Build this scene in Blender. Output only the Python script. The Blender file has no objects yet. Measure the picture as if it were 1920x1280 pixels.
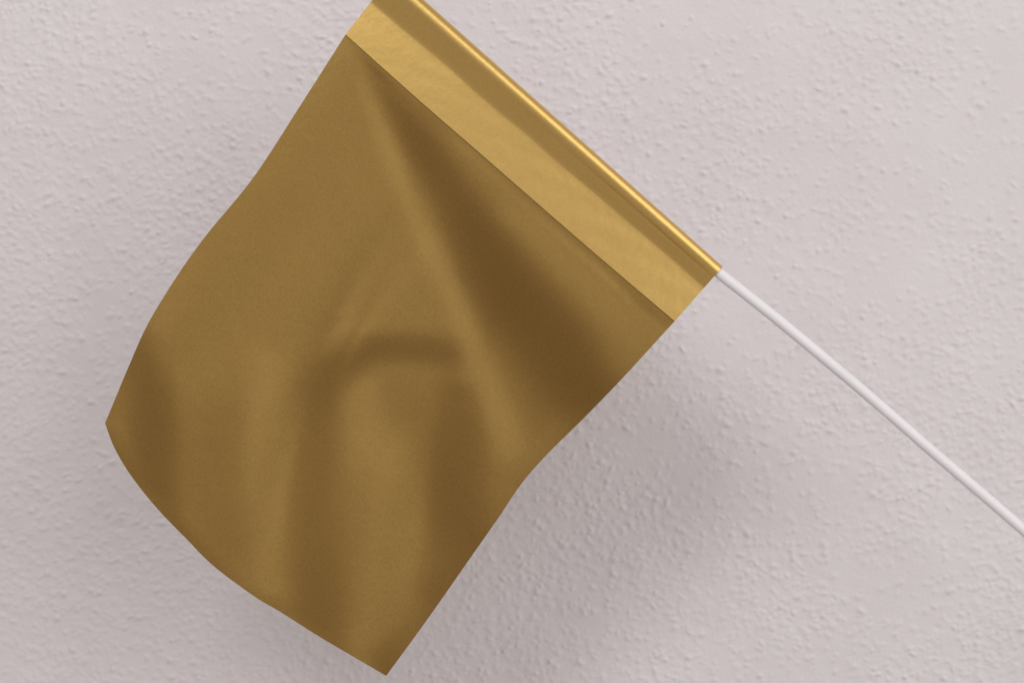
import bpy, math, random
import numpy as np
from mathutils import Vector

# ------------------------------------------------------------------ camera, light, exposure
scene = bpy.context.scene
col = scene.collection
MM = 0.00025          # one sheet unit = a quarter millimetre (the flag is about 20 cm along the stick)
FLAG_Y = -0.15        # the sheet hangs 15 cm in front of the wall
CAM_D = 0.80          # camera to sheet

cam_data = bpy.data.cameras.new('camera')
cam = bpy.data.objects.new('camera', cam_data)
col.objects.link(cam)
cam.location = (0, FLAG_Y - CAM_D, 0)
cam.rotation_euler = (math.radians(90), 0, 0)
cam_data.sensor_width = 36
cam_data.lens = 36 * CAM_D / (1920 * MM)
cam_data.clip_start = 0.01
cam_data.clip_end = 50
scene.camera = cam

world = bpy.data.worlds.new('World')
scene.world = world
world.use_nodes = True
bg = world.node_tree.nodes['Background']
bg.inputs['Color'].default_value = (1.0, 0.935, 0.90, 1)
bg.inputs['Strength'].default_value = 0.385

def area_lamp(name, loc, target, size_x, size_y, watts, colour):
    d = bpy.data.lights.new(name, 'AREA')
    d.shape = 'RECTANGLE'; d.size = size_x; d.size_y = size_y
    d.energy = watts; d.color = colour
    o = bpy.data.objects.new(name, d)
    col.objects.link(o)
    o.location = loc
    o.rotation_euler = (Vector(target) - Vector(loc)).to_track_quat('-Z', 'Y').to_euler()
    return o

area_lamp('ceiling_lamp', (-0.66, -1.90, 1.32), (0, 0, 0), 0.75, 0.7, 16, (0.985, 1.0, 1.015))
area_lamp('side_lamp', (1.75, -1.95, 0.80), (0, 0, 0), 3.0, 2.6, 35, (0.985, 1.0, 1.015))

vs = scene.view_settings
vs.view_transform = 'Standard'; vs.look = 'None'; vs.exposure = 0; vs.gamma = 1
vs.use_curve_mapping = False
scene.render.engine = 'CYCLES'

rng = np.random.default_rng(7)

# ------------------------------------------------------------------ helpers
def mesh_object(name, verts, faces, mats, parent=None, smooth=True):
    me = bpy.data.meshes.new(name)
    me.from_pydata([tuple(v) for v in verts], [], faces)
    for m in mats: me.materials.append(m)
    if smooth: me.polygons.foreach_set('use_smooth', [True] * len(me.polygons))
    me.update()
    o = bpy.data.objects.new(name, me)
    col.objects.link(o)
    o.parent = parent
    return o

def grid_mesh(name, V, mats):
    """V: (n, m, 3) array of points -> quad grid object, built with numpy"""
    n, m = V.shape[:2]
    idx = np.arange(n * m).reshape(n, m)
    q = np.stack([idx[:-1, :-1], idx[:-1, 1:], idx[1:, 1:], idx[1:, :-1]], -1).reshape(-1, 4)
    me = bpy.data.meshes.new(name)
    me.vertices.add(n * m); me.vertices.foreach_set('co', V.reshape(-1).astype(np.float32))
    me.loops.add(q.size); me.loops.foreach_set('vertex_index', q.reshape(-1).astype(np.int32))
    me.polygons.add(len(q))
    me.polygons.foreach_set('loop_start', np.arange(0, q.size, 4, dtype=np.int32))
    me.polygons.foreach_set('use_smooth', np.ones(len(q), bool))
    for mt in mats: me.materials.append(mt)
    me.update(calc_edges=True); me.validate()
    o = bpy.data.objects.new(name, me)
    col.objects.link(o)
    return o

def smooth_noise(shape, sigma):
    f = np.fft.rfft2(rng.standard_normal(shape))
    ky = np.fft.fftfreq(shape[0])[:, None]; kx = np.fft.rfftfreq(shape[1])[None]
    g = np.fft.irfft2(f * np.exp(-2 * (math.pi * sigma) ** 2 * (kx ** 2 + ky ** 2)), shape)
    g -= g.mean()
    return g / g.std()

def sstep(a, b, x):
    t = np.clip((x - a) / (b - a), 0, 1)
    return t * t * (3 - 2 * t)

def new_mat(name):
    m = bpy.data.materials.new(name)
    m.use_nodes = True
    nt = m.node_tree
    return m, nt, nt.nodes['Principled BSDF']

def noise_node(nt, scale, detail=3, rough=0.55):
    tc = nt.nodes.new('ShaderNodeTexCoord')
    n = nt.nodes.new('ShaderNodeTexNoise')
    n.inputs['Scale'].default_value = scale
    n.inputs['Detail'].default_value = detail
    n.inputs['Roughness'].default_value = rough
    nt.links.new(tc.outputs['Object'], n.inputs['Vector'])
    return n

def ramp_node(nt, src, stops):
    r = nt.nodes.new('ShaderNodeValToRGB')
    e = r.color_ramp.elements
    for i, (p, c) in enumerate(stops):
        el = e[i] if i < 2 else e.new(p)
        el.position = p; el.color = (*c, 1)
    nt.links.new(src, r.inputs['Fac'])
    return r

def bump_node(nt, src, bsdf, strength, dist):
    b = nt.nodes.new('ShaderNodeBump')
    b.inputs['Strength'].default_value = strength
    b.inputs['Distance'].default_value = dist
    nt.links.new(src, b.inputs['Height'])
    nt.links.new(b.outputs['Normal'], bsdf.inputs['Normal'])

# ------------------------------------------------------------------ materials
def wall_material():
    m, nt, b = new_mat('painted woodchip wall')
    n = noise_node(nt, 14, 4)
    r = ramp_node(nt, n.outputs['Fac'], [(0.3, (0.72, 0.66, 0.668)), (0.7, (0.76, 0.70, 0.708))])
    nt.links.new(r.outputs['Color'], b.inputs['Base Color'])
    b.inputs['Roughness'].default_value = 0.62
    b.inputs['Specular IOR Level'].default_value = 0.25
    f = noise_node(nt, 420, 4, 0.6)
    bump_node(nt, f.outputs['Fac'], b, 0.45, 0.0007)
    return m

def gold_material(name, pigment, gold, foil, rough, grain, bump):
    """gold-printed foil: a brown pigment layer under a satin metallic one"""
    m, nt, b = new_mat(name)
    n = noise_node(nt, 900, 4, 0.7)
    lo, hi = 1 - grain, 1 + grain
    r = ramp_node(nt, n.outputs['Fac'], [(0.3, tuple(c * lo for c in gold)), (0.7, tuple(c * hi for c in gold))])
    nt.links.new(r.outputs['Color'], b.inputs['Base Color'])
    b.inputs['Metallic'].default_value = 1.0
    b.inputs['Roughness'].default_value = rough
    d = nt.nodes.new('ShaderNodeBsdfDiffuse')
    r2 = ramp_node(nt, n.outputs['Fac'], [(0.3, tuple(c * lo for c in pigment)), (0.7, tuple(c * hi for c in pigment))])
    nt.links.new(r2.outputs['Color'], d.inputs['Color'])
    n2 = noise_node(nt, 150, 3, 0.5)
    bump_node(nt, n2.outputs['Fac'], b, bump, 0.0006)
    n3 = noise_node(nt, 32, 4, 0.6)                       # faint papery unevenness
    soft = nt.nodes.new('ShaderNodeBump')
    soft.inputs['Strength'].default_value = 0.10; soft.inputs['Distance'].default_value = 0.0025
    nt.links.new(n3.outputs['Fac'], soft.inputs['Height'])
    nt.links.new(soft.outputs['Normal'], b.inputs['Normal'].links[0].from_node.inputs['Normal'])
    nt.links.new(soft.outputs['Normal'], d.inputs['Normal'])
    mix = nt.nodes.new('ShaderNodeMixShader')
    mix.inputs[0].default_value = foil
    nt.links.new(d.outputs[0], mix.inputs[1]); nt.links.new(b.outputs[0], mix.inputs[2])
    nt.links.new(mix.outputs[0], nt.nodes['Material Output'].inputs['Surface'])
    return m

def stick_material():
    m, nt, b = new_mat('white plastic')
    n = noise_node(nt, 60, 3)
    r = ramp_node(nt, n.outputs['Fac'], [(0.3, (0.82, 0.775, 0.79)), (0.7, (0.86, 0.815, 0.83))])
    nt.links.new(r.outputs['Color'], b.inputs['Base Color'])
    b.inputs['Roughness'].default_value = 0.45
    return m

M_WALL = wall_material()
M_SHEET = gold_material('satin gold foil', (0.210, 0.079, 0.018), (0.354, 0.242, 0.075), 0.62, 0.43, 0.10, 0.05)
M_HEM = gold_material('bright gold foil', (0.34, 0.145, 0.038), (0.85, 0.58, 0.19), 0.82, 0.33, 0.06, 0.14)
M_STICK = stick_material()

# ------------------------------------------------------------------ the wall: painted woodchip relief
def build_wall():
    step = 0.00072
    fx = np.arange(-0.42, 0.4201, step); fz = np.arange(-0.27, 0.2701, step)
    ox = np.array([0.425, 0.44, 0.47, 0.53, 0.65, 0.9, 1.2]); oz = np.array([0.275, 0.29, 0.32, 0.4, 0.6, 0.9])
    H = np.zeros((len(fz), len(fx)))
    shape = H.shape
    dens = smooth_noise(shape, 26) + 0.6 * smooth_noise(shape, 60)
    count = 0
    while count < 36000:
        i = rng.integers(0, shape[0]); j = rng.integers(0, shape[1])
        if rng.random() > 1 / (1 + math.exp(-1.0 * dens[i, j])): continue
        count += 1
        sl = rng.uniform(1.0, 2.5); sw = rng.uniform(0.9, 1.7)
        big = rng.random() < 0.07
        amp = rng.uniform(0.18, 0.62) * (1.9 if big else 1)
        a = rng.normal(0, 0.55)
        r = 10
        dy, dx = np.mgrid[-r:r + 1, -r:r + 1]
        ca, sa = math.cos(a), math.sin(a)
        p = (dx * ca + dy * sa) / sl; q = (-dx * sa + dy * ca) / sw
        g = np.exp(-0.5 * (p * p + q * q) ** 1.05)
        i0, i1 = max(i - r, 0), min(i + r + 1, shape[0]); j0, j1 = max(j - r, 0), min(j + r + 1, shape[1])
        g = g[i0 - i + r:i1 - i + r, j0 - j + r:j1 - j + r]
        s = -0.6 if rng.random() < 0.2 else 1
        H[i0:i1, j0:j1] = np.where(s > 0, np.maximum(H[i0:i1, j0:j1], H[i0:i1, j0:j1] * 0.5 + amp * g), H[i0:i1, j0:j1] - 0.6 * amp * g)
    H += 0.07 * smooth_noise(shape, 8) + 0.035 * smooth_noise(shape, 3.2) + 0.18 * smooth_noise(shape, 50)
    H *= 0.001
    X = np.concatenate([-ox[::-1], fx, ox]); Z = np.concatenate([-oz[::-1], fz, oz])
    HH = np.pad(H, ((len(oz), len(oz)), (len(ox), len(ox))), mode='constant')
    ZZ, XX = np.meshgrid(Z, X, indexing='ij')
    o = grid_mesh('wall', np.stack([XX, -HH, ZZ], -1), [M_WALL])
    o['kind'] = 'structure'
    o['label'] = 'off white painted wall with rough woodchip relief'
    return o
build_wall()

# ------------------------------------------------------------------ the flag
flag = bpy.data.objects.new('hand_flag', None)
col.objects.link(flag)
flag['label'] = 'plain gold foil hand flag on a thin white plastic stick'
flag['category'] = 'flag'

def place(px, py, h):
    """sheet units (x right, y down, h towards the viewer) -> metres, allowing for the depth when measuring"""
    hm = np.asarray(h) * MM
    k = (CAM_D - hm) / CAM_D
    return np.stack([(np.asarray(px) - 960) * MM * k, FLAG_Y - hm, (640 - np.asarray(py)) * MM * k], -1)

def curve(pts, n):
    """smooth curve through points, n samples evenly by length"""
    P = np.array(pts, float)
    Q = np.vstack([2 * P[0] - P[1], P, 2 * P[-1] - P[-2]])
    out = []
    for i in range(len(P) - 1):
        p0, p1, p2, p3 = Q[i:i + 4]
        t = np.linspace(0, 1, 24, endpoint=False)[:, None]
        out.append(0.5 * (2 * p1 + (p2 - p0) * t + (2 * p0 - 5 * p1 + 4 * p2 - p3) * t ** 2 + (3 * p1 - p0 - 3 * p2 + p3) * t ** 3))
    C = np.vstack(out + [P[-1:]])
    s = np.concatenate([[0], np.cumsum(np.linalg.norm(np.diff(C, axis=0), axis=1))])
    u = np.linspace(0, s[-1], n)
    return np.stack([np.interp(u, s, C[:, k]) for k in range(C.shape[1])], -1)

SEAM_A = np.array([648., 65.]); SEAM_B = np.array([1265., 602.])
OUT_A = np.array([738., -50.]); OUT_B = np.array([1355., 500.])
seam = [(648, 65), (789, 191), (904, 291), (1053, 421), (1160, 513), (1265, 602)]
left = [(648, 65), (560, 203), (475, 333), (390, 437), (335, 513), (278, 606), (240, 690), (212, 757), (197, 793)]
bottom = [(197, 793), (215, 840), (247, 893), (295, 953), (350, 1010), (400, 1060), (475, 1116), (525, 1146), (606, 1197), (724, 1266)]
right = [(1265, 602), (1165, 711), (1090, 788), (1028, 849), (978, 906), (936, 968), (880, 1048), (805, 1155), (724, 1266)]

# the folds of the sheet: height towards the viewer in tenths of a sheet unit, on a grid of 16 units
FOLD_X0, FOLD_Y0, FOLD_STEP = 144, 16, 16
FOLD_ROWS = '''
217,216,215,214,212,210,207,204,200,195,190,185,178,172,164,156,147,138,127,116,104,91,77,61,44,26,7,0,-2,-1,-1,0,0,0,0,0,0,0,0,0,0,0,0,0,0,0,0,0,0,0,0,0,0,0,0,0,0,0,0,0,0,0,0,0,0,0,0,0,0,0,0,0
217,217,216,215,213,211,208,205,201,196,191,186,179,172,165,157,148,139,128,117,105,93,79,65,49,34,20,10,4,1,0,-1,0,0,0,0,0,0,0,0,0,0,0,0,0,0,0,0,0,0,0,0,0,0,0,0,0,0,0,0,0,0,0,0,0,0,0,0,0,0,0,0
218,218,217,216,214,212,209,206,202,198,193,187,181,174,167,159,150,140,130,119,108,96,83,69,55,41,28,18,9,4,1,0,0,0,0,0,0,0,0,0,0,0,0,0,0,0,0,0,0,0,0,0,0,0,0,0,0,0,0,0,0,0,0,0,0,0,0,0,0,0,0,0
220,220,219,218,216,214,211,208,204,200,195,189,183,176,169,161,152,143,133,122,111,99,87,74,61,48,36,25,16,9,4,1,0,-1,-1,0,0,0,0,0,0,0,0,0,0,0,0,0,0,0,0,0,0,0,0,0,0,0,0,0,0,0,0,0,0,0,0,0,0,0,0,0
222,222,222,221,219,217,214,211,207,203,198,192,186,179,172,164,155,146,136,126,115,104,92,80,67,55,44,33,24,16,10,5,1,-3,-3,-1,0,0,0,0,0,0,0,0,0,0,0,0,0,0,0,0,0,0,0,0,0,0,0,0,0,0,0,0,0,0,0,0,0,0,0,0
225,225,225,224,222,220,217,214,210,206,201,195,189,183,175,168,159,150,141,130,120,109,97,86,74,62,51,41,32,25,18,12,4,-6,-8,-4,0,1,0,0,0,0,0,0,0,0,0,0,0,0,0,0,0,0,0,0,0,0,0,0,0,0,0,0,0,0,0,0,0,0,0,0
229,229,229,228,226,224,221,218,214,210,205,200,194,187,180,172,164,155,145,136,125,114,103,92,81,70,59,49,40,33,26,19,11,-5,-17,-9,-2,0,0,0,0,0,0,0,0,0,0,0,0,0,0,0,0,0,0,0,0,0,0,0,0,0,0,0,0,0,0,0,0,0,0,0
233,233,233,232,231,229,226,223,219,215,210,204,198,192,185,177,169,160,151,141,131,120,110,99,88,77,67,57,48,40,33,25,14,-1,-24,-14,-5,-3,-1,0,0,0,0,0,0,0,0,0,0,0,0,0,0,0,0,0,0,0,0,0,0,0,0,0,0,0,0,0,0,0,0,0
238,239,238,237,236,234,231,228,224,220,215,210,204,197,190,183,175,166,157,147,137,127,116,106,95,84,74,64,55,46,39,29,18,3,-29,-29,-12,-9,-4,-2,0,0,0,0,0,0,0,0,0,0,0,0,0,0,0,0,0,0,0,0,0,0,0,0,0,0,0,0,0,0,0,0
244,244,244,243,242,240,237,234,230,226,221,216,210,204,197,189,181,173,164,154,144,134,123,113,102,92,82,72,63,54,45,34,20,4,-27,-46,-22,-8,-6,-4,-2,0,0,0,0,0,0,0,0,0,0,0,0,0,0,0,0,0,0,0,0,0,0,0,0,0,0,0,0,0,0,0
250,251,251,250,248,246,244,241,237,233,228,223,217,211,204,196,188,180,171,161,151,141,131,120,110,99,89,79,69,61,50,37,21,4,-20,-53,-46,-18,-5,-6,-4,-2,0,0,0,0,0,0,0,0,0,0,0,0,0,0,0,0,0,0,0,0,0,0,0,0,0,0,0,0,0,0
258,258,258,257,255,253,251,248,244,240,235,230,224,218,211,204,196,187,178,169,159,149,139,128,117,107,97,87,77,67,54,39,22,4,-16,-52,-67,-44,-15,-5,-6,-4,-2,0,0,0,0,0,0,0,0,0,0,0,0,0,0,0,0,0,0,0,0,0,0,0,0,0,0,0,0,0
265,266,265,265,263,261,259,256,252,248,243,238,232,226,219,212,204,195,186,177,167,157,147,136,125,115,104,94,83,72,58,41,22,5,-14,-46,-76,-70,-41,-14,-6,-7,-4,-2,0,0,0,0,0,0,0,0,0,0,0,0,0,0,0,0,0,0,0,0,0,0,0,0,0,0,0,0
274,274,274,273,272,270,267,264,261,257,252,247,241,235,228,221,213,204,195,185,176,165,155,144,133,122,111,101,89,76,60,42,23,5,-12,-41,-77,-91,-72,-41,-15,-7,-6,-3,-1,0,0,0,0,0,0,0,0,0,0,0,0,0,0,0,0,0,0,0,0,0,0,0,0,0,0,0
283,283,283,282,281,279,276,273,270,266,261,256,250,244,237,230,222,213,204,195,184,174,163,152,141,130,119,108,94,80,63,44,25,7,-12,-37,-74,-103,-101,-75,-42,-16,-6,-3,0,1,0,0,0,0,0,0,0,0,0,0,0,0,0,0,0,0,0,0,0,0,0,0,0,0,0,0
293,293,292,292,290,288,286,283,280,276,271,266,260,254,247,240,232,223,214,204,194,183,172,161,149,138,126,114,99,82,65,46,27,7,-13,-36,-73,-110,-126,-110,-76,-39,-13,-1,2,3,2,1,0,0,0,0,0,0,0,0,0,0,0,0,0,0,0,0,0,0,0,0,0,0,0,0
303,303,303,302,300,299,296,293,290,286,282,276,271,264,257,250,242,233,223,214,203,192,181,169,157,145,132,118,103,85,67,47,27,7,-15,-37,-72,-113,-142,-142,-114,-72,-32,-6,6,8,7,3,1,0,0,0,0,0,0,0,0,0,0,0,0,0,0,0,0,0,0,0,0,0,0,0
314,314,313,313,311,309,307,304,301,297,293,287,282,275,268,261,252,243,234,223,213,201,190,178,166,153,138,123,106,88,68,49,27,5,-18,-42,-73,-115,-153,-167,-149,-107,-59,-20,3,10,10,7,3,1,0,0,0,0,0,0,0,0,0,0,0,0,0,0,0,0,0,0,0,0,0,0
325,325,325,324,323,321,318,316,312,309,304,299,293,287,280,272,263,254,244,234,222,211,199,186,173,159,144,127,109,90,70,49,27,3,-22,-48,-77,-118,-160,-185,-178,-141,-90,-41,-6,11,14,11,6,3,1,0,0,0,0,0,0,0,0,0,0,0,0,0,0,0,0,0,0,0,0,0
337,337,337,336,334,333,330,328,324,321,316,311,305,299,292,284,275,265,255,244,233,220,207,194,180,165,149,131,112,92,71,49,24,-1,-28,-55,-83,-120,-163,-195,-199,-169,-120,-69,-24,4,15,15,10,7,3,1,0,0,0,0,0,0,0,0,0,0,0,0,0,0,0,0,0,0,0,0
349,349,349,348,347,345,343,340,337,333,329,324,318,311,304,296,287,277,266,255,243,230,216,202,187,170,153,134,115,93,71,46,20,-7,-35,-64,-92,-124,-164,-198,-211,-192,-149,-97,-48,-10,12,17,14,10,7,3,1,0,0,0,0,0,0,0,0,0,0,0,0,0,0,0,0,0,0,0
362,362,361,361,359,358,356,353,350,346,342,337,331,324,317,308,299,289,277,266,253,239,224,209,193,176,157,138,117,94,70,43,15,-14,-43,-72,-100,-127,-162,-195,-215,-206,-172,-126,-77,-32,1,16,18,15,11,7,2,0,-1,-1,0,0,0,0,0,0,0,0,0,0,0,0,0,0,0,0
375,375,374,374,372,371,369,366,363,359,355,350,344,337,330,321,311,300,288,276,262,247,232,216,199,181,161,140,118,93,67,38,9,-21,-52,-81,-107,-130,-158,-188,-211,-212,-191,-154,-108,-61,-20,7,18,20,16,10,4,1,0,-1,-1,0,0,0,0,0,0,0,0,0,0,0,0,0,0,0
389,388,388,387,386,384,382,380,377,373,369,364,358,351,343,334,324,312,299,285,271,256,239,222,204,185,164,142,118,91,62,32,1,-30,-60,-88,-113,-133,-151,-176,-200,-212,-204,-180,-141,-95,-48,-10,13,22,23,17,10,6,2,0,0,-1,0,0,0,0,0,0,0,0,0,0,0,0,0,0
403,402,402,401,400,398,396,394,391,387,383,378,372,365,357,347,336,324,310,295,280,263,246,228,209,188,166,142,116,87,57,25,-7,-38,-68,-94,-116,-131,-143,-163,-187,-207,-212,-202,-174,-132,-83,-36,0,22,31,28,21,13,8,3,1,0,-1,0,0,0,0,0,0,0,0,0,0,0,0,0
417,416,415,415,413,412,410,408,405,402,397,392,386,379,370,360,349,336,320,304,288,271,253,234,214,191,167,141,112,81,49,16,-16,-46,-75,-97,-114,-126,-134,-149,-174,-199,-215,-218,-206,-171,-122,-69,-20,16,36,40,34,25,16,9,4,1,0,-1,-1,0,0,0,0,0,0,0,0,0,0,0
431,430,429,429,428,426,425,423,420,416,412,407,400,393,384,373,361,346,330,313,296,278,259,239,217,193,167,138,107,74,41,8,-24,-53,-78,-97,-110,-118,-125,-137,-161,-191,-218,-234,-235,-211,-164,-106,-50,0,32,46,45,38,28,18,10,5,1,0,-1,-1,0,0,0,0,0,0,0,0,0,0
445,444,443,442,442,441,439,437,435,431,427,421,415,406,397,385,372,356,339,322,304,285,265,244,220,193,164,133,100,66,32,-1,-31,-58,-80,-94,-102,-109,-117,-128,-151,-185,-222,-248,-261,-248,-205,-147,-86,-29,16,42,51,48,40,30,20,11,5,2,-1,-1,-1,0,0,0,0,0,0,0,0,0
459,458,457,456,456,455,454,452,450,446,442,436,429,420,409,396,383,366,348,331,312,292,271,247,221,191,160,127,92,58,24,-8,-37,-61,-78,-87,-93,-99,-109,-123,-145,-182,-226,-262,-282,-279,-245,-189,-127,-65,-11,28,49,54,50,42,32,21,12,6,1,-1,-1,-1,0,0,0,0,0,0,0,0
473,472,471,470,470,469,468,467,465,462,457,451,443,434,422,408,393,375,357,339,319,298,274,248,219,188,155,120,84,50,17,-14,-41,-61,-72,-77,-81,-89,-102,-121,-146,-184,-230,-273,-298,-304,-279,-229,-170,-107,-47,3,37,53,56,52,44,34,23,15,8,3,0,0,-1,0,0,0,0,0,0,0
486,485,484,483,483,483,482,482,480,477,472,466,458,447,435,420,403,385,366,347,325,302,276,248,217,183,148,112,76,42,10,-19,-42,-57,-63,-65,-69,-80,-98,-123,-153,-190,-235,-280,-311,-323,-309,-270,-215,-153,-91,-33,14,43,56,58,53,45,35,25,16,10,4,1,-1,-1,0,0,0,0,0,0
499,497,496,496,496,496,497,496,495,492,488,481,472,460,447,431,413,394,375,354,330,305,277,246,212,177,140,104,68,35,5,-22,-41,-50,-51,-52,-59,-73,-97,-129,-164,-199,-240,-284,-322,-341,-338,-310,-261,-201,-139,-77,-21,22,48,58,60,55,47,37,27,19,11,4,-1,-2,-1,0,0,0,0,0
510,509,508,508,508,509,510,510,510,507,503,496,487,475,459,442,423,403,383,359,334,306,276,242,206,170,132,96,61,29,1,-23,-37,-38,-36,-39,-50,-71,-103,-140,-178,-211,-246,-288,-329,-356,-362,-346,-307,-252,-189,-125,-64,-10,29,51,61,62,57,49,39,28,18,8,0,-3,-3,-2,-1,0,0,0
521,519,518,519,520,522,523,524,524,522,518,511,501,487,470,452,433,412,389,364,336,306,273,237,199,162,124,88,55,24,-2,-21,-28,-24,-21,-27,-45,-75,-114,-154,-191,-224,-254,-291,-332,-364,-379,-376,-350,-302,-241,-176,-112,-52,-1,35,55,63,63,58,49,38,27,16,4,-4,-6,-4,-3,-1,0,1
529,528,527,528,530,533,536,538,539,537,533,525,515,499,482,462,442,419,394,367,336,304,268,231,192,154,116,81,49,21,-3,-17,-15,-7,-7,-19,-45,-84,-128,-168,-203,-236,-264,-294,-331,-368,-392,-401,-389,-351,-293,-228,-162,-99,-40,7,40,58,65,63,57,47,35,23,12,0,-9,-9,-8,-5,-1,1
536,535,535,536,539,543,547,551,553,553,549,540,528,512,493,472,450,425,398,368,335,300,263,224,184,146,109,75,45,18,-1,-7,2,10,6,-14,-52,-99,-143,-181,-214,-245,-273,-298,-330,-369,-402,-421,-423,-396,-343,-280,-214,-149,-87,-30,14,44,60,64,62,54,43,30,19,8,-3,-11,-16,-9,-3,0
541,540,541,543,547,551,557,562,566,567,564,556,542,523,503,481,457,430,400,367,332,295,256,216,176,138,102,70,41,17,3,7,20,26,15,-18,-67,-115,-157,-193,-225,-253,-279,-302,-329,-368,-410,-440,-451,-434,-389,-328,-264,-199,-136,-75,-21,20,47,59,62,57,48,37,26,15,6,1,-8,-9,-4,-1
543,543,545,548,552,558,564,572,579,582,580,571,554,534,512,489,462,432,400,365,328,289,249,207,168,131,97,66,39,18,12,24,40,41,18,-30,-84,-130,-170,-203,-232,-259,-283,-305,-330,-368,-416,-454,-471,-462,-424,-370,-311,-248,-186,-124,-65,-13,25,48,58,58,52,43,32,22,14,7,3,-1,-1,-1
543,545,547,551,555,562,570,579,589,597,599,585,566,544,521,495,465,433,398,361,323,282,241,199,161,125,92,63,38,22,25,44,60,53,10,-49,-102,-145,-182,-213,-239,-263,-287,-309,-333,-371,-423,-465,-485,-477,-447,-403,-352,-295,-235,-173,-112,-55,-6,30,48,54,53,47,39,30,23,17,12,6,3,-1
542,546,549,553,557,563,571,582,595,605,612,598,577,553,528,499,466,431,395,357,317,276,234,193,155,119,88,61,40,31,42,64,73,46,-20,-83,-135,-176,-210,-238,-262,-283,-304,-325,-346,-379,-429,-469,-488,-481,-459,-427,-386,-337,-282,-223,-162,-101,-44,3,33,47,51,49,45,39,32,27,21,15,10,0
542,547,551,554,557,562,570,581,596,613,623,610,586,561,533,501,466,429,391,353,314,273,231,190,151,116,85,60,44,43,57,71,66,9,-69,-132,-182,-222,-253,-278,-300,-320,-340,-360,-374,-396,-434,-464,-480,-478,-464,-443,-413,-375,-327,-272,-212,-149,-88,-32,12,37,48,51,49,45,39,34,30,26,23,19
543,550,554,556,558,560,566,577,595,619,634,620,595,567,536,501,464,427,389,352,314,275,234,192,151,114,84,61,47,49,57,60,37,-43,-119,-179,-225,-260,-288,-312,-333,-355,-376,-394,-403,-412,-431,-450,-464,-470,-464,-452,-434,-407,-369,-320,-262,-199,-134,-71,-16,23,44,51,51,49,45,41,37,36,36,40
550,557,560,560,559,559,562,573,594,623,642,630,602,571,537,500,462,424,388,353,318,279,238,194,151,112,81,57,43,42,43,35,-7,-90,-156,-207,-245,-274,-299,-323,-347,-371,-394,-411,-415,-411,-416,-429,-445,-458,-462,-458,-449,-433,-406,-365,-312,-250,-183,-115,-49,5,37,49,52,51,48,44,42,42,46,55
563,569,570,568,564,560,559,566,593,625,646,636,607,573,536,498,460,423,388,356,322,283,241,196,150,108,73,46,30,25,21,2,-50,-121,-176,-220,-252,-278,-303,-328,-353,-377,-397,-411,-411,-398,-394,-407,-426,-446,-457,-461,-460,-453,-437,-406,-359,-299,-232,-160,-87,-20,26,44,49,48,45,43,42,44,50,63
584,587,585,580,573,566,564,567,592,624,646,639,609,573,534,495,458,423,390,359,326,287,243,195,145,99,60,29,11,4,-5,-29,-79,-135,-185,-226,-257,-283,-309,-335,-360,-382,-399,-410,-408,-390,-378,-387,-410,-434,-453,-463,-467,-468,-461,-440,-401,-346,-280,-208,-131,-54,3,27,35,37,36,35,36,40,48,62
612,609,603,595,585,573,563,566,590,620,642,637,608,570,531,492,456,423,392,363,330,291,244,192,137,86,42,8,-10,-17,-27,-51,-94,-142,-187,-228,-261,-289,-316,-342,-365,-385,-403,-416,-415,-394,-375,-375,-397,-423,-447,-464,-473,-479,-479,-465,-435,-386,-324,-254,-178,-98,-38,-6,9,16,18,20,23,29,38,54
645,635,624,612,600,587,567,565,586,615,636,632,604,566,526,489,454,423,394,366,333,293,244,186,127,71,22,-12,-28,-34,-42,-63,-100,-144,-189,-232,-267,-296,-323,-348,-371,-391,-411,-426,-422,-398,-373,-366,-385,-413,-442,-465,-479,-488,-490,-481,-456,-415,-361,-296,-221,-145,-86,-49,-26,-13,-6,0,5,12,22,37
678,660,644,628,612,594,569,563,581,607,627,625,598,560,521,485,452,423,396,368,336,294,241,179,115,55,3,-29,-42,-45,-50,-69,-103,-146,-192,-235,-273,-303,-330,-354,-377,-400,-422,-436,-427,-400,-372,-361,-376,-405,-437,-464,-483,-493,-496,-488,-467,-433,-385,-323,-254,-187,-131,-91,-64,-46,-35,-26,-18,-10,0,14
708,682,661,642,622,597,570,560,574,599,618,616,591,554,515,480,450,422,396,369,337,294,237,171,103,39,-13,-42,-51,-50,-53,-72,-105,-148,-194,-239,-278,-309,-336,-361,-385,-412,-436,-446,-432,-402,-373,-359,-370,-398,-432,-463,-484,-495,-497,-489,-469,-436,-391,-335,-277,-219,-169,-130,-101,-80,-65,-54,-45,-35,-25,-14
732,698,673,654,635,604,569,556,566,589,608,607,583,547,510,477,448,422,397,370,337,292,231,161,90,23,-26,-50,-56,-52,-54,-72,-106,-148,-195,-240,-279,-311,-340,-368,-396,-425,-449,-455,-435,-405,-375,-359,-367,-393,-427,-459,-482,-494,-494,-484,-462,-430,-388,-342,-293,-244,-201,-164,-135,-113,-96,-83,-73,-63,-54,-44
736,701,676,655,634,605,568,551,558,579,598,599,576,541,506,475,448,423,398,371,337,289,225,152,77,9,-36,-55,-57,-51,-54,-73,-106,-149,-194,-237,-276,-311,-343,-375,-408,-439,-461,-462,-439,-409,-380,-363,-367,-390,-422,-452,-476,-488,-486,-474,-451,-421,-386,-347,-305,-264,-226,-193,-165,-143,-126,-112,-101,-92,-83,-75
724,693,669,649,629,604,569,545,550,570,589,591,569,536,503,474,448,424,399,371,336,286,218,142,64,-3,-42,-56,-55,-50,-54,-74,-107,-147,-191,-232,-270,-307,-344,-383,-421,-453,-473,-469,-444,-413,-385,-367,-369,-388,-416,-443,-464,-475,-473,-460,-439,-414,-383,-350,-315,-280,-247,-217,-192,-171,-154,-140,-129,-120,-113,-106
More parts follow.
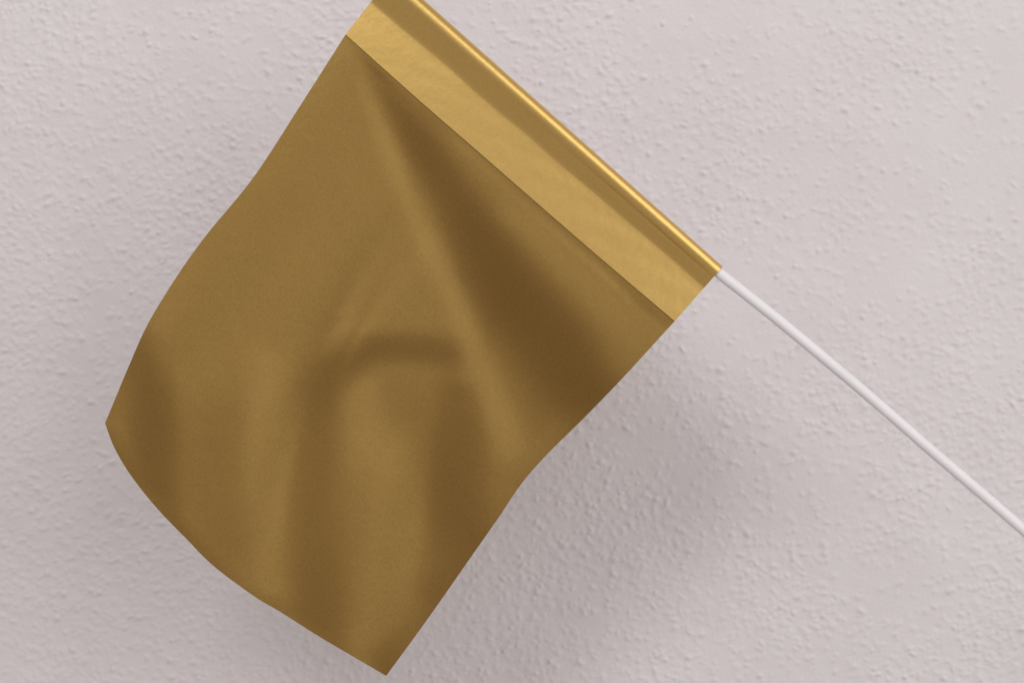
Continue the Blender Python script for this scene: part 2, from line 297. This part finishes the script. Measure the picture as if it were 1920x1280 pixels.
700,676,656,637,617,594,565,539,542,560,580,584,564,533,502,475,450,425,400,371,334,281,211,132,51,-12,-43,-54,-52,-47,-54,-76,-108,-146,-187,-226,-265,-304,-346,-391,-433,-467,-485,-476,-450,-418,-389,-370,-370,-385,-408,-432,-450,-459,-457,-446,-429,-407,-381,-353,-323,-293,-265,-238,-216,-196,-180,-167,-156,-148,-141,-136
670,653,637,621,603,584,562,538,534,552,573,579,561,532,503,476,452,427,400,369,331,277,203,122,40,-16,-42,-50,-48,-46,-55,-77,-108,-144,-182,-220,-259,-302,-350,-400,-446,-481,-496,-484,-456,-424,-393,-373,-372,-384,-403,-423,-439,-445,-442,-434,-420,-401,-379,-355,-330,-304,-280,-257,-236,-219,-204,-191,-182,-174,-168,-165
639,629,617,604,588,571,552,534,528,546,568,577,560,533,505,479,454,428,399,368,328,271,196,112,31,-18,-40,-46,-43,-44,-55,-78,-108,-142,-177,-214,-255,-302,-355,-410,-459,-495,-507,-493,-463,-429,-397,-375,-373,-385,-402,-419,-429,-433,-430,-423,-411,-396,-377,-357,-335,-314,-292,-273,-255,-239,-225,-214,-205,-198,-194,-191
611,606,598,587,574,560,545,532,526,541,564,576,562,535,507,482,455,428,398,365,324,265,189,103,26,-16,-35,-41,-40,-42,-56,-79,-108,-140,-173,-210,-253,-304,-361,-420,-471,-507,-518,-501,-469,-434,-400,-376,-374,-386,-401,-414,-420,-422,-420,-414,-404,-391,-375,-358,-340,-322,-304,-287,-271,-257,-245,-235,-227,-221,-217,-215
587,586,581,573,563,551,539,529,524,537,562,577,565,538,510,484,457,427,396,361,319,259,181,95,24,-14,-31,-36,-37,-42,-56,-79,-107,-138,-170,-207,-253,-307,-368,-430,-483,-518,-527,-509,-476,-439,-403,-378,-374,-385,-398,-409,-412,-413,-411,-406,-397,-387,-374,-360,-345,-329,-314,-299,-285,-273,-263,-254,-247,-241,-238,-237
568,570,567,562,554,545,537,530,529,538,559,578,568,541,513,485,456,425,393,357,313,253,174,90,25,-10,-27,-32,-35,-42,-57,-79,-106,-136,-168,-206,-254,-311,-375,-439,-492,-527,-536,-516,-483,-445,-407,-380,-375,-383,-393,-400,-404,-404,-403,-399,-392,-384,-373,-361,-349,-336,-323,-310,-298,-288,-279,-271,-265,-260,-257,-256
555,558,557,553,549,543,538,536,538,548,563,579,572,545,515,485,455,422,388,351,307,246,168,86,27,-6,-22,-29,-34,-43,-57,-78,-105,-134,-166,-205,-256,-316,-382,-447,-500,-533,-542,-523,-490,-451,-413,-384,-376,-380,-386,-391,-395,-397,-396,-393,-388,-381,-373,-363,-353,-342,-331,-320,-310,-301,-293,-286,-281,-277,-275,-274
547,549,549,548,545,543,541,543,548,558,572,584,577,547,516,484,452,418,383,345,301,239,162,84,31,-2,-19,-27,-34,-43,-57,-77,-103,-132,-165,-206,-259,-322,-389,-454,-506,-538,-546,-528,-496,-459,-420,-389,-377,-379,-381,-385,-388,-390,-390,-389,-385,-380,-373,-365,-357,-347,-338,-329,-321,-313,-306,-300,-296,-293,-291,-290
542,544,544,544,543,543,544,548,554,565,576,585,580,552,515,482,448,413,377,339,293,232,157,85,34,2,-17,-27,-35,-44,-57,-76,-101,-131,-165,-208,-263,-327,-395,-459,-509,-540,-548,-532,-502,-466,-427,-393,-376,-374,-376,-380,-383,-386,-387,-386,-383,-379,-374,-368,-361,-353,-345,-338,-331,-324,-318,-313,-309,-307,-305,-305
538,539,540,540,541,542,545,550,557,565,574,579,573,551,516,478,443,408,371,331,286,225,153,86,37,5,-15,-26,-35,-44,-57,-76,-100,-130,-165,-210,-267,-332,-401,-464,-511,-540,-549,-534,-507,-472,-434,-396,-378,-374,-375,-378,-382,-384,-385,-385,-383,-380,-376,-371,-365,-359,-352,-346,-340,-334,-329,-325,-322,-319,-318,-318
535,536,536,537,538,540,544,548,555,561,567,568,560,542,513,476,438,401,363,323,277,219,150,88,40,6,-14,-26,-35,-45,-57,-75,-100,-130,-166,-213,-271,-337,-406,-467,-512,-539,-547,-535,-510,-477,-439,-406,-388,-381,-380,-381,-383,-385,-386,-386,-385,-382,-379,-375,-370,-365,-359,-354,-348,-344,-339,-336,-333,-331,-330,-330
532,532,533,533,535,537,540,544,549,553,556,554,545,529,503,471,433,394,356,315,269,214,149,90,42,7,-14,-27,-36,-46,-57,-75,-100,-130,-167,-216,-275,-342,-410,-470,-511,-536,-543,-532,-510,-480,-449,-421,-402,-392,-389,-388,-388,-389,-390,-389,-388,-386,-383,-379,-375,-370,-366,-361,-357,-352,-349,-346,-343,-342,-341,-341
529,528,528,529,530,532,535,538,541,543,543,539,529,513,491,462,429,390,349,308,263,210,149,92,43,7,-15,-28,-38,-47,-58,-75,-99,-129,-168,-218,-279,-347,-414,-471,-510,-532,-538,-527,-508,-482,-455,-433,-416,-406,-400,-397,-396,-395,-395,-394,-392,-390,-387,-384,-380,-376,-372,-368,-364,-361,-357,-355,-353,-351,-351,-351
524,523,523,523,524,526,527,529,530,531,528,523,513,497,477,451,420,386,346,302,258,208,151,94,44,6,-17,-31,-41,-49,-59,-75,-98,-129,-168,-221,-283,-351,-417,-471,-507,-527,-531,-522,-506,-485,-464,-446,-431,-420,-413,-408,-405,-403,-401,-400,-398,-395,-392,-389,-386,-382,-379,-375,-372,-368,-366,-363,-361,-360,-360,-360
519,518,517,517,518,518,519,519,519,517,514,507,496,481,462,438,410,379,343,300,255,207,152,95,44,4,-21,-35,-44,-51,-60,-74,-97,-128,-169,-223,-286,-354,-419,-471,-504,-521,-525,-518,-506,-491,-474,-458,-444,-434,-425,-420,-415,-412,-409,-407,-404,-401,-398,-395,-392,-388,-385,-382,-378,-376,-373,-371,-369,-368,-368,-368
512,511,511,510,510,510,510,509,507,504,499,491,480,465,447,424,398,369,336,299,255,208,154,96,43,2,-25,-39,-48,-54,-60,-73,-95,-126,-169,-224,-289,-357,-421,-470,-502,-518,-521,-516,-508,-497,-483,-470,-458,-447,-438,-431,-426,-421,-418,-414,-411,-408,-404,-401,-398,-394,-391,-388,-385,-382,-380,-378,-377,-376,-376,-376
505,504,503,503,502,501,500,498,495,491,485,476,464,449,431,410,385,357,326,292,252,209,157,97,43,-1,-29,-43,-51,-55,-60,-71,-93,-125,-169,-226,-292,-360,-423,-470,-503,-520,-524,-519,-514,-505,-494,-482,-470,-460,-451,-443,-437,-431,-426,-422,-418,-414,-411,-407,-404,-400,-397,-394,-391,-389,-386,-385,-383,-383,-382,-383
498,497,496,495,494,492,490,487,483,478,471,461,449,434,416,395,371,344,315,281,245,204,159,101,43,-4,-32,-47,-54,-57,-60,-70,-91,-123,-169,-227,-294,-363,-425,-473,-506,-527,-536,-532,-525,-516,-505,-494,-482,-472,-463,-454,-447,-440,-435,-430,-425,-421,-417,-413,-409,-406,-403,-400,-397,-395,-392,-391,-390,-389,-389,-389
490,490,489,487,486,484,481,477,472,466,457,447,434,419,401,380,357,330,301,268,232,192,146,91,36,-9,-36,-51,-56,-58,-59,-68,-89,-121,-169,-229,-297,-366,-428,-476,-511,-533,-543,-542,-536,-527,-516,-505,-494,-483,-474,-465,-457,-450,-443,-437,-432,-427,-423,-419,-415,-411,-408,-405,-402,-400,-398,-396,-395,-394,-394,-395
483,482,481,480,478,475,472,467,461,454,445,434,421,405,387,366,343,316,287,254,217,176,131,79,28,-17,-44,-56,-58,-58,-58,-67,-88,-121,-169,-230,-299,-369,-433,-482,-516,-538,-549,-550,-545,-537,-527,-516,-505,-494,-484,-474,-466,-458,-451,-445,-439,-434,-429,-424,-420,-417,-413,-410,-407,-405,-403,-401,-400,-399,-399,-400
476,476,474,473,470,467,463,458,452,444,434,422,409,392,374,353,329,302,272,239,203,163,118,71,25,-16,-44,-60,-63,-60,-57,-65,-86,-120,-169,-231,-302,-374,-440,-490,-524,-545,-555,-557,-554,-546,-537,-526,-515,-504,-493,-483,-474,-466,-458,-451,-445,-440,-434,-430,-425,-421,-418,-415,-412,-409,-407,-406,-405,-404,-404,-404
470,469,468,466,464,460,456,450,443,434,424,412,398,381,362,341,316,289,260,227,191,151,110,67,26,-10,-36,-52,-58,-57,-54,-61,-82,-118,-169,-233,-305,-381,-450,-499,-532,-552,-563,-565,-562,-555,-546,-535,-524,-512,-502,-491,-482,-473,-465,-458,-451,-445,-439,-434,-430,-426,-422,-419,-416,-413,-411,-410,-408,-408,-408,-408
464,464,462,460,458,454,449,443,435,426,415,403,388,371,352,330,306,278,248,216,181,143,104,65,29,-3,-26,-41,-47,-48,-47,-54,-76,-114,-167,-235,-312,-393,-464,-513,-544,-563,-572,-574,-571,-564,-554,-543,-532,-520,-509,-498,-488,-479,-471,-463,-456,-449,-444,-438,-434,-429,-426,-422,-419,-417,-415,-413,-412,-411,-411,-411
459,459,458,456,452,448,443,437,429,420,408,395,380,363,343,321,297,269,239,207,173,137,100,64,32,4,-16,-30,-36,-38,-41,-50,-72,-111,-168,-243,-327,-415,-484,-529,-558,-575,-583,-584,-580,-572,-562,-551,-539,-527,-516,-505,-494,-485,-476,-468,-460,-453,-447,-442,-437,-433,-429,-425,-422,-420,-417,-416,-415,-414,-414,-414
455,455,454,452,448,444,439,432,424,414,403,390,374,357,337,315,290,262,232,200,166,131,97,63,34,9,-9,-21,-26,-29,-34,-46,-71,-114,-176,-258,-351,-439,-504,-548,-576,-591,-597,-596,-590,-581,-570,-558,-546,-533,-521,-510,-499,-489,-480,-471,-464,-457,-451,-445,-440,-435,-431,-428,-425,-422,-420,-418,-417,-416,-416,-416
452,452,451,449,445,441,436,429,421,411,399,386,370,353,333,310,285,257,227,195,161,127,93,61,33,10,-6,-15,-19,-20,-23,-36,-63,-112,-184,-277,-378,-467,-531,-574,-599,-611,-614,-610,-602,-591,-579,-565,-552,-539,-526,-514,-503,-492,-483,-474,-466,-459,-453,-447,-442,-437,-433,-430,-427,-424,-422,-420,-419,-418,-417,-417
451,450,449,447,443,439,434,427,419,409,397,384,368,351,330,308,283,255,224,192,157,122,88,56,28,6,-8,-14,-13,-9,-7,-16,-42,-94,-178,-292,-406,-504,-571,-611,-630,-636,-634,-626,-614,-601,-587,-572,-557,-543,-530,-517,-506,-495,-485,-476,-468,-461,-455,-449,-444,-439,-435,-431,-428,-425,-423,-421,-420,-419,-418,-418
450,449,448,446,443,438,433,426,418,408,397,384,368,351,331,308,283,255,223,190,154,117,81,47,18,-4,-17,-19,-11,3,17,21,3,-49,-144,-304,-449,-567,-634,-664,-672,-669,-658,-644,-628,-612,-595,-578,-562,-547,-533,-520,-508,-497,-487,-478,-469,-462,-456,-450,-445,-440,-436,-432,-429,-426,-424,-422,-420,-419,-419,-418
'''
def fold_table():
    return np.array([[int(c) for c in r.split(',')] for r in FOLD_ROWS.split()], float) * 0.1
FOLD_TABLE = fold_table()

def bilinear(T, fx, fy):
    fx = np.clip(fx, 0, T.shape[1] - 1.001); fy = np.clip(fy, 0, T.shape[0] - 1.001)
    i = fx.astype(int); j = fy.astype(int); a = fx - i; b = fy - j
    return (T[j, i] * (1 - a) + T[j, i + 1] * a) * (1 - b) + (T[j + 1, i] * (1 - a) + T[j + 1, i + 1] * a) * b

def soften(T, sigma):
    r = int(3 * sigma) + 1
    k = np.exp(-0.5 * (np.arange(-r, r + 1) / sigma) ** 2); k /= k.sum()
    for ax in (0, 1):
        P = np.pad(T, [(r, r) if i == ax else (0, 0) for i in (0, 1)], mode='edge')
        T = sum(k[i] * np.take(P, range(i, i + T.shape[ax]), axis=ax) for i in range(2 * r + 1))
    return T

FY, FX = FOLD_TABLE.shape
gyy, gxx = np.mgrid[0:(FY - 1) * 4 + 1, 0:(FX - 1) * 4 + 1] / 4.0
FOLD_FINE = soften(bilinear(FOLD_TABLE, gxx, gyy), 2.4)          # 4-unit grid, kinks of the table rounded off
def relief_at(x, y):
    return bilinear(FOLD_FINE, (x - FOLD_X0) / 4, (y - FOLD_Y0) / 4)

SEAM_N = np.array([-(OUT_B - OUT_A)[1], (OUT_B - OUT_A)[0]]); SEAM_N /= np.linalg.norm(SEAM_N)   # from the stick into the sheet
SEAM_T = (OUT_B - OUT_A) / np.linalg.norm(OUT_B - OUT_A)

def build_sheet():
    n = 220
    top, bot = curve(seam, n), curve(bottom, n)
    lef, rig = curve(left, n), curve(right, n)
    u = np.linspace(0, 1, n)[None, :, None]; v = np.linspace(0, 1, n)[:, None, None]
    P = (1 - v) * top[None] + v * bot[None] + (1 - u) * lef[:, None] + u * rig[:, None] - (
        (1 - u) * (1 - v) * top[0] + u * (1 - v) * top[-1] + (1 - u) * v * bot[0] + u * v * bot[-1])
    x, y = P[..., 0], P[..., 1]
    d = (x - SEAM_A[0]) * SEAM_N[0] + (y - SEAM_A[1]) * SEAM_N[1]
    h = relief_at(x, y)
    h = h * sstep(-2, 22, d)
    # the part under the flap
    ext = np.linspace(-30, 0, 6)[:-1]
    Pe = top[None] - 0 + ext[:, None, None] * SEAM_N
    P = np.concatenate([Pe, P]); h = np.concatenate([np.zeros((len(ext), n)), h])
    o = grid_mesh('sheet', place(P[..., 0], P[..., 1], h), [M_SHEET])
    o.parent = flag
    s = o.modifiers.new('thickness', 'SOLIDIFY'); s.thickness = 0.00016; s.offset = 0
    e = o.modifiers.new('crisp rim', 'EDGE_SPLIT'); e.split_angle = math.radians(50)
    return o
build_sheet()

def build_hem():
    """paper wrapped round the stick: back layer, round the stick, down a slope to the flat glued flap"""
    nl = 90
    W = 136.0
    rows = []
    wob = np.interp(np.linspace(0, 1, nl), np.linspace(0, 1, 14), rng.normal(0, 1, 14))
    for i in range(nl):
        f = i / (nl - 1)
        R = 15.0 - 2.0 * f                                   # radius of the roll round the stick
        edge = 60 - 11 * f + 1.0 * wob[i]                    # where the slope meets the flat flap
        hc = 15.0                                            # stick axis above the sheet
        flap = 2.2
        prof = []
        for t in np.linspace(W - 6, 34, 8): prof.append((t, -2.2))
        for t in np.linspace(28, R, 4): prof.append((t, -2.2 + (hc - R + 2.2) * sstep(34, R, t)))
        # the paper leaves the roll on the straight line that meets the flap at 'edge'
        lo, hi = 0.05, 1.4
        for _ in range(40):
            lean = 0.5 * (lo + hi)
            end = hc + R * math.cos(lean) - math.tan(lean) * (edge - R - R * math.sin(lean))
            if end > flap: lo = lean
            else: hi = lean
        # round the stick, from the back over the outer side to the front
        for a in np.linspace(-math.pi / 2, -math.pi * 1.5 - lean, 26)[1:]:
            prof.append((R + R * math.cos(a), hc + R * math.sin(a)))
        t0, h0 = prof[-1]
        m = 24
        soft = 6.5 - 3.0 * f                                 # the fold into the flap is rounder at the upper end
        for k in range(1, m + 1):
            t = t0 + (edge + soft - t0) * k / m
            x = (t - edge) / soft
            line = h0 - math.tan(lean) * (t - t0)
            if x > -1: line = flap + math.tan(lean) * soft * (1 - x) ** 2 / 4 if x < 1 else flap
            q = (t - t0) / (edge - t0)
            line += -1.0 * sstep(0.35, 0.8, f) * math.exp(-((q - 0.22) / 0.10) ** 2)
            prof.append((t, line))
        for k, t in enumerate(np.linspace(edge + soft, W, 12)[1:]):
            prof.append((t, flap + 0.25 * math.sin(i * 0.35 + k) * (1 - t / W)))
        rows.append(prof)
    A = np.array(rows)
    # outer edge line, and side edges that run out to the two corners
    f = np.linspace(0, 1, nl)[:, None]
    base = OUT_A + f[..., None] * (OUT_B - OUT_A)
    inner = curve(seam, nl)
    across = (inner[:, None] - base) / W
    P = base + across * A[..., 0:1]
    o = grid_mesh('hem', place(P[..., 0], P[..., 1], A[..., 1]), [M_HEM])
    o.parent = flag
    s = o.modifiers.new('thickness', 'SOLIDIFY'); s.thickness = 0.00016; s.offset = 0
    e = o.modifiers.new('crisp rim', 'EDGE_SPLIT'); e.split_angle = math.radians(50)
    o['label'] = 'brighter gold flap folded over the stick'
    return o
build_hem()

def build_stick():
    axis = [(728, -62), (900, 91), (1120, 286), (1340, 497), (1385, 541), (1475, 613), (1630, 743), (1740, 839), (1830, 916), (1925, 998), (2120, 1168), (2300, 1325)]
    axis = [(x + 0.0, y) for x, y in axis]
    fixed = []
    for x, y in axis:
        if x < 1345:                                          # inside the roll: follow the hem, one radius in
            f = (x - OUT_A[0]) / (OUT_B[0] - OUT_A[0])
            p = OUT_A + f * (OUT_B - OUT_A) + SEAM_N * 13.5
            fixed.append((p[0], p[1]))
        else: fixed.append((x, y))
    C = curve(fixed, 120)
    r = 10.3; seg = 20
    verts, faces = [], []
    T = np.gradient(C, axis=0); T /= np.linalg.norm(T, axis=1)[:, None]
    for p, t in zip(C, T):
        nrm = np.array([-t[1], t[0]])
        for k in range(seg):
            a = 2 * math.pi * k / seg
            q = p + nrm * r * math.cos(a)
            verts.append(place(q[0], q[1], 15.0 + r * math.sin(a)))
    for i in range(len(C) - 1):
        for k in range(seg):
            a, b = i * seg + k, i * seg + (k + 1) % seg
            faces.append((a, b, b + seg, a + seg))
    faces.append(tuple(range(seg))); faces.append(tuple(range((len(C) - 1) * seg, len(C) * seg))[::-1])
    o = mesh_object('stick', verts, faces, [M_STICK], flag)
    o['label'] = 'thin white plastic stick'
    return o
build_stick()
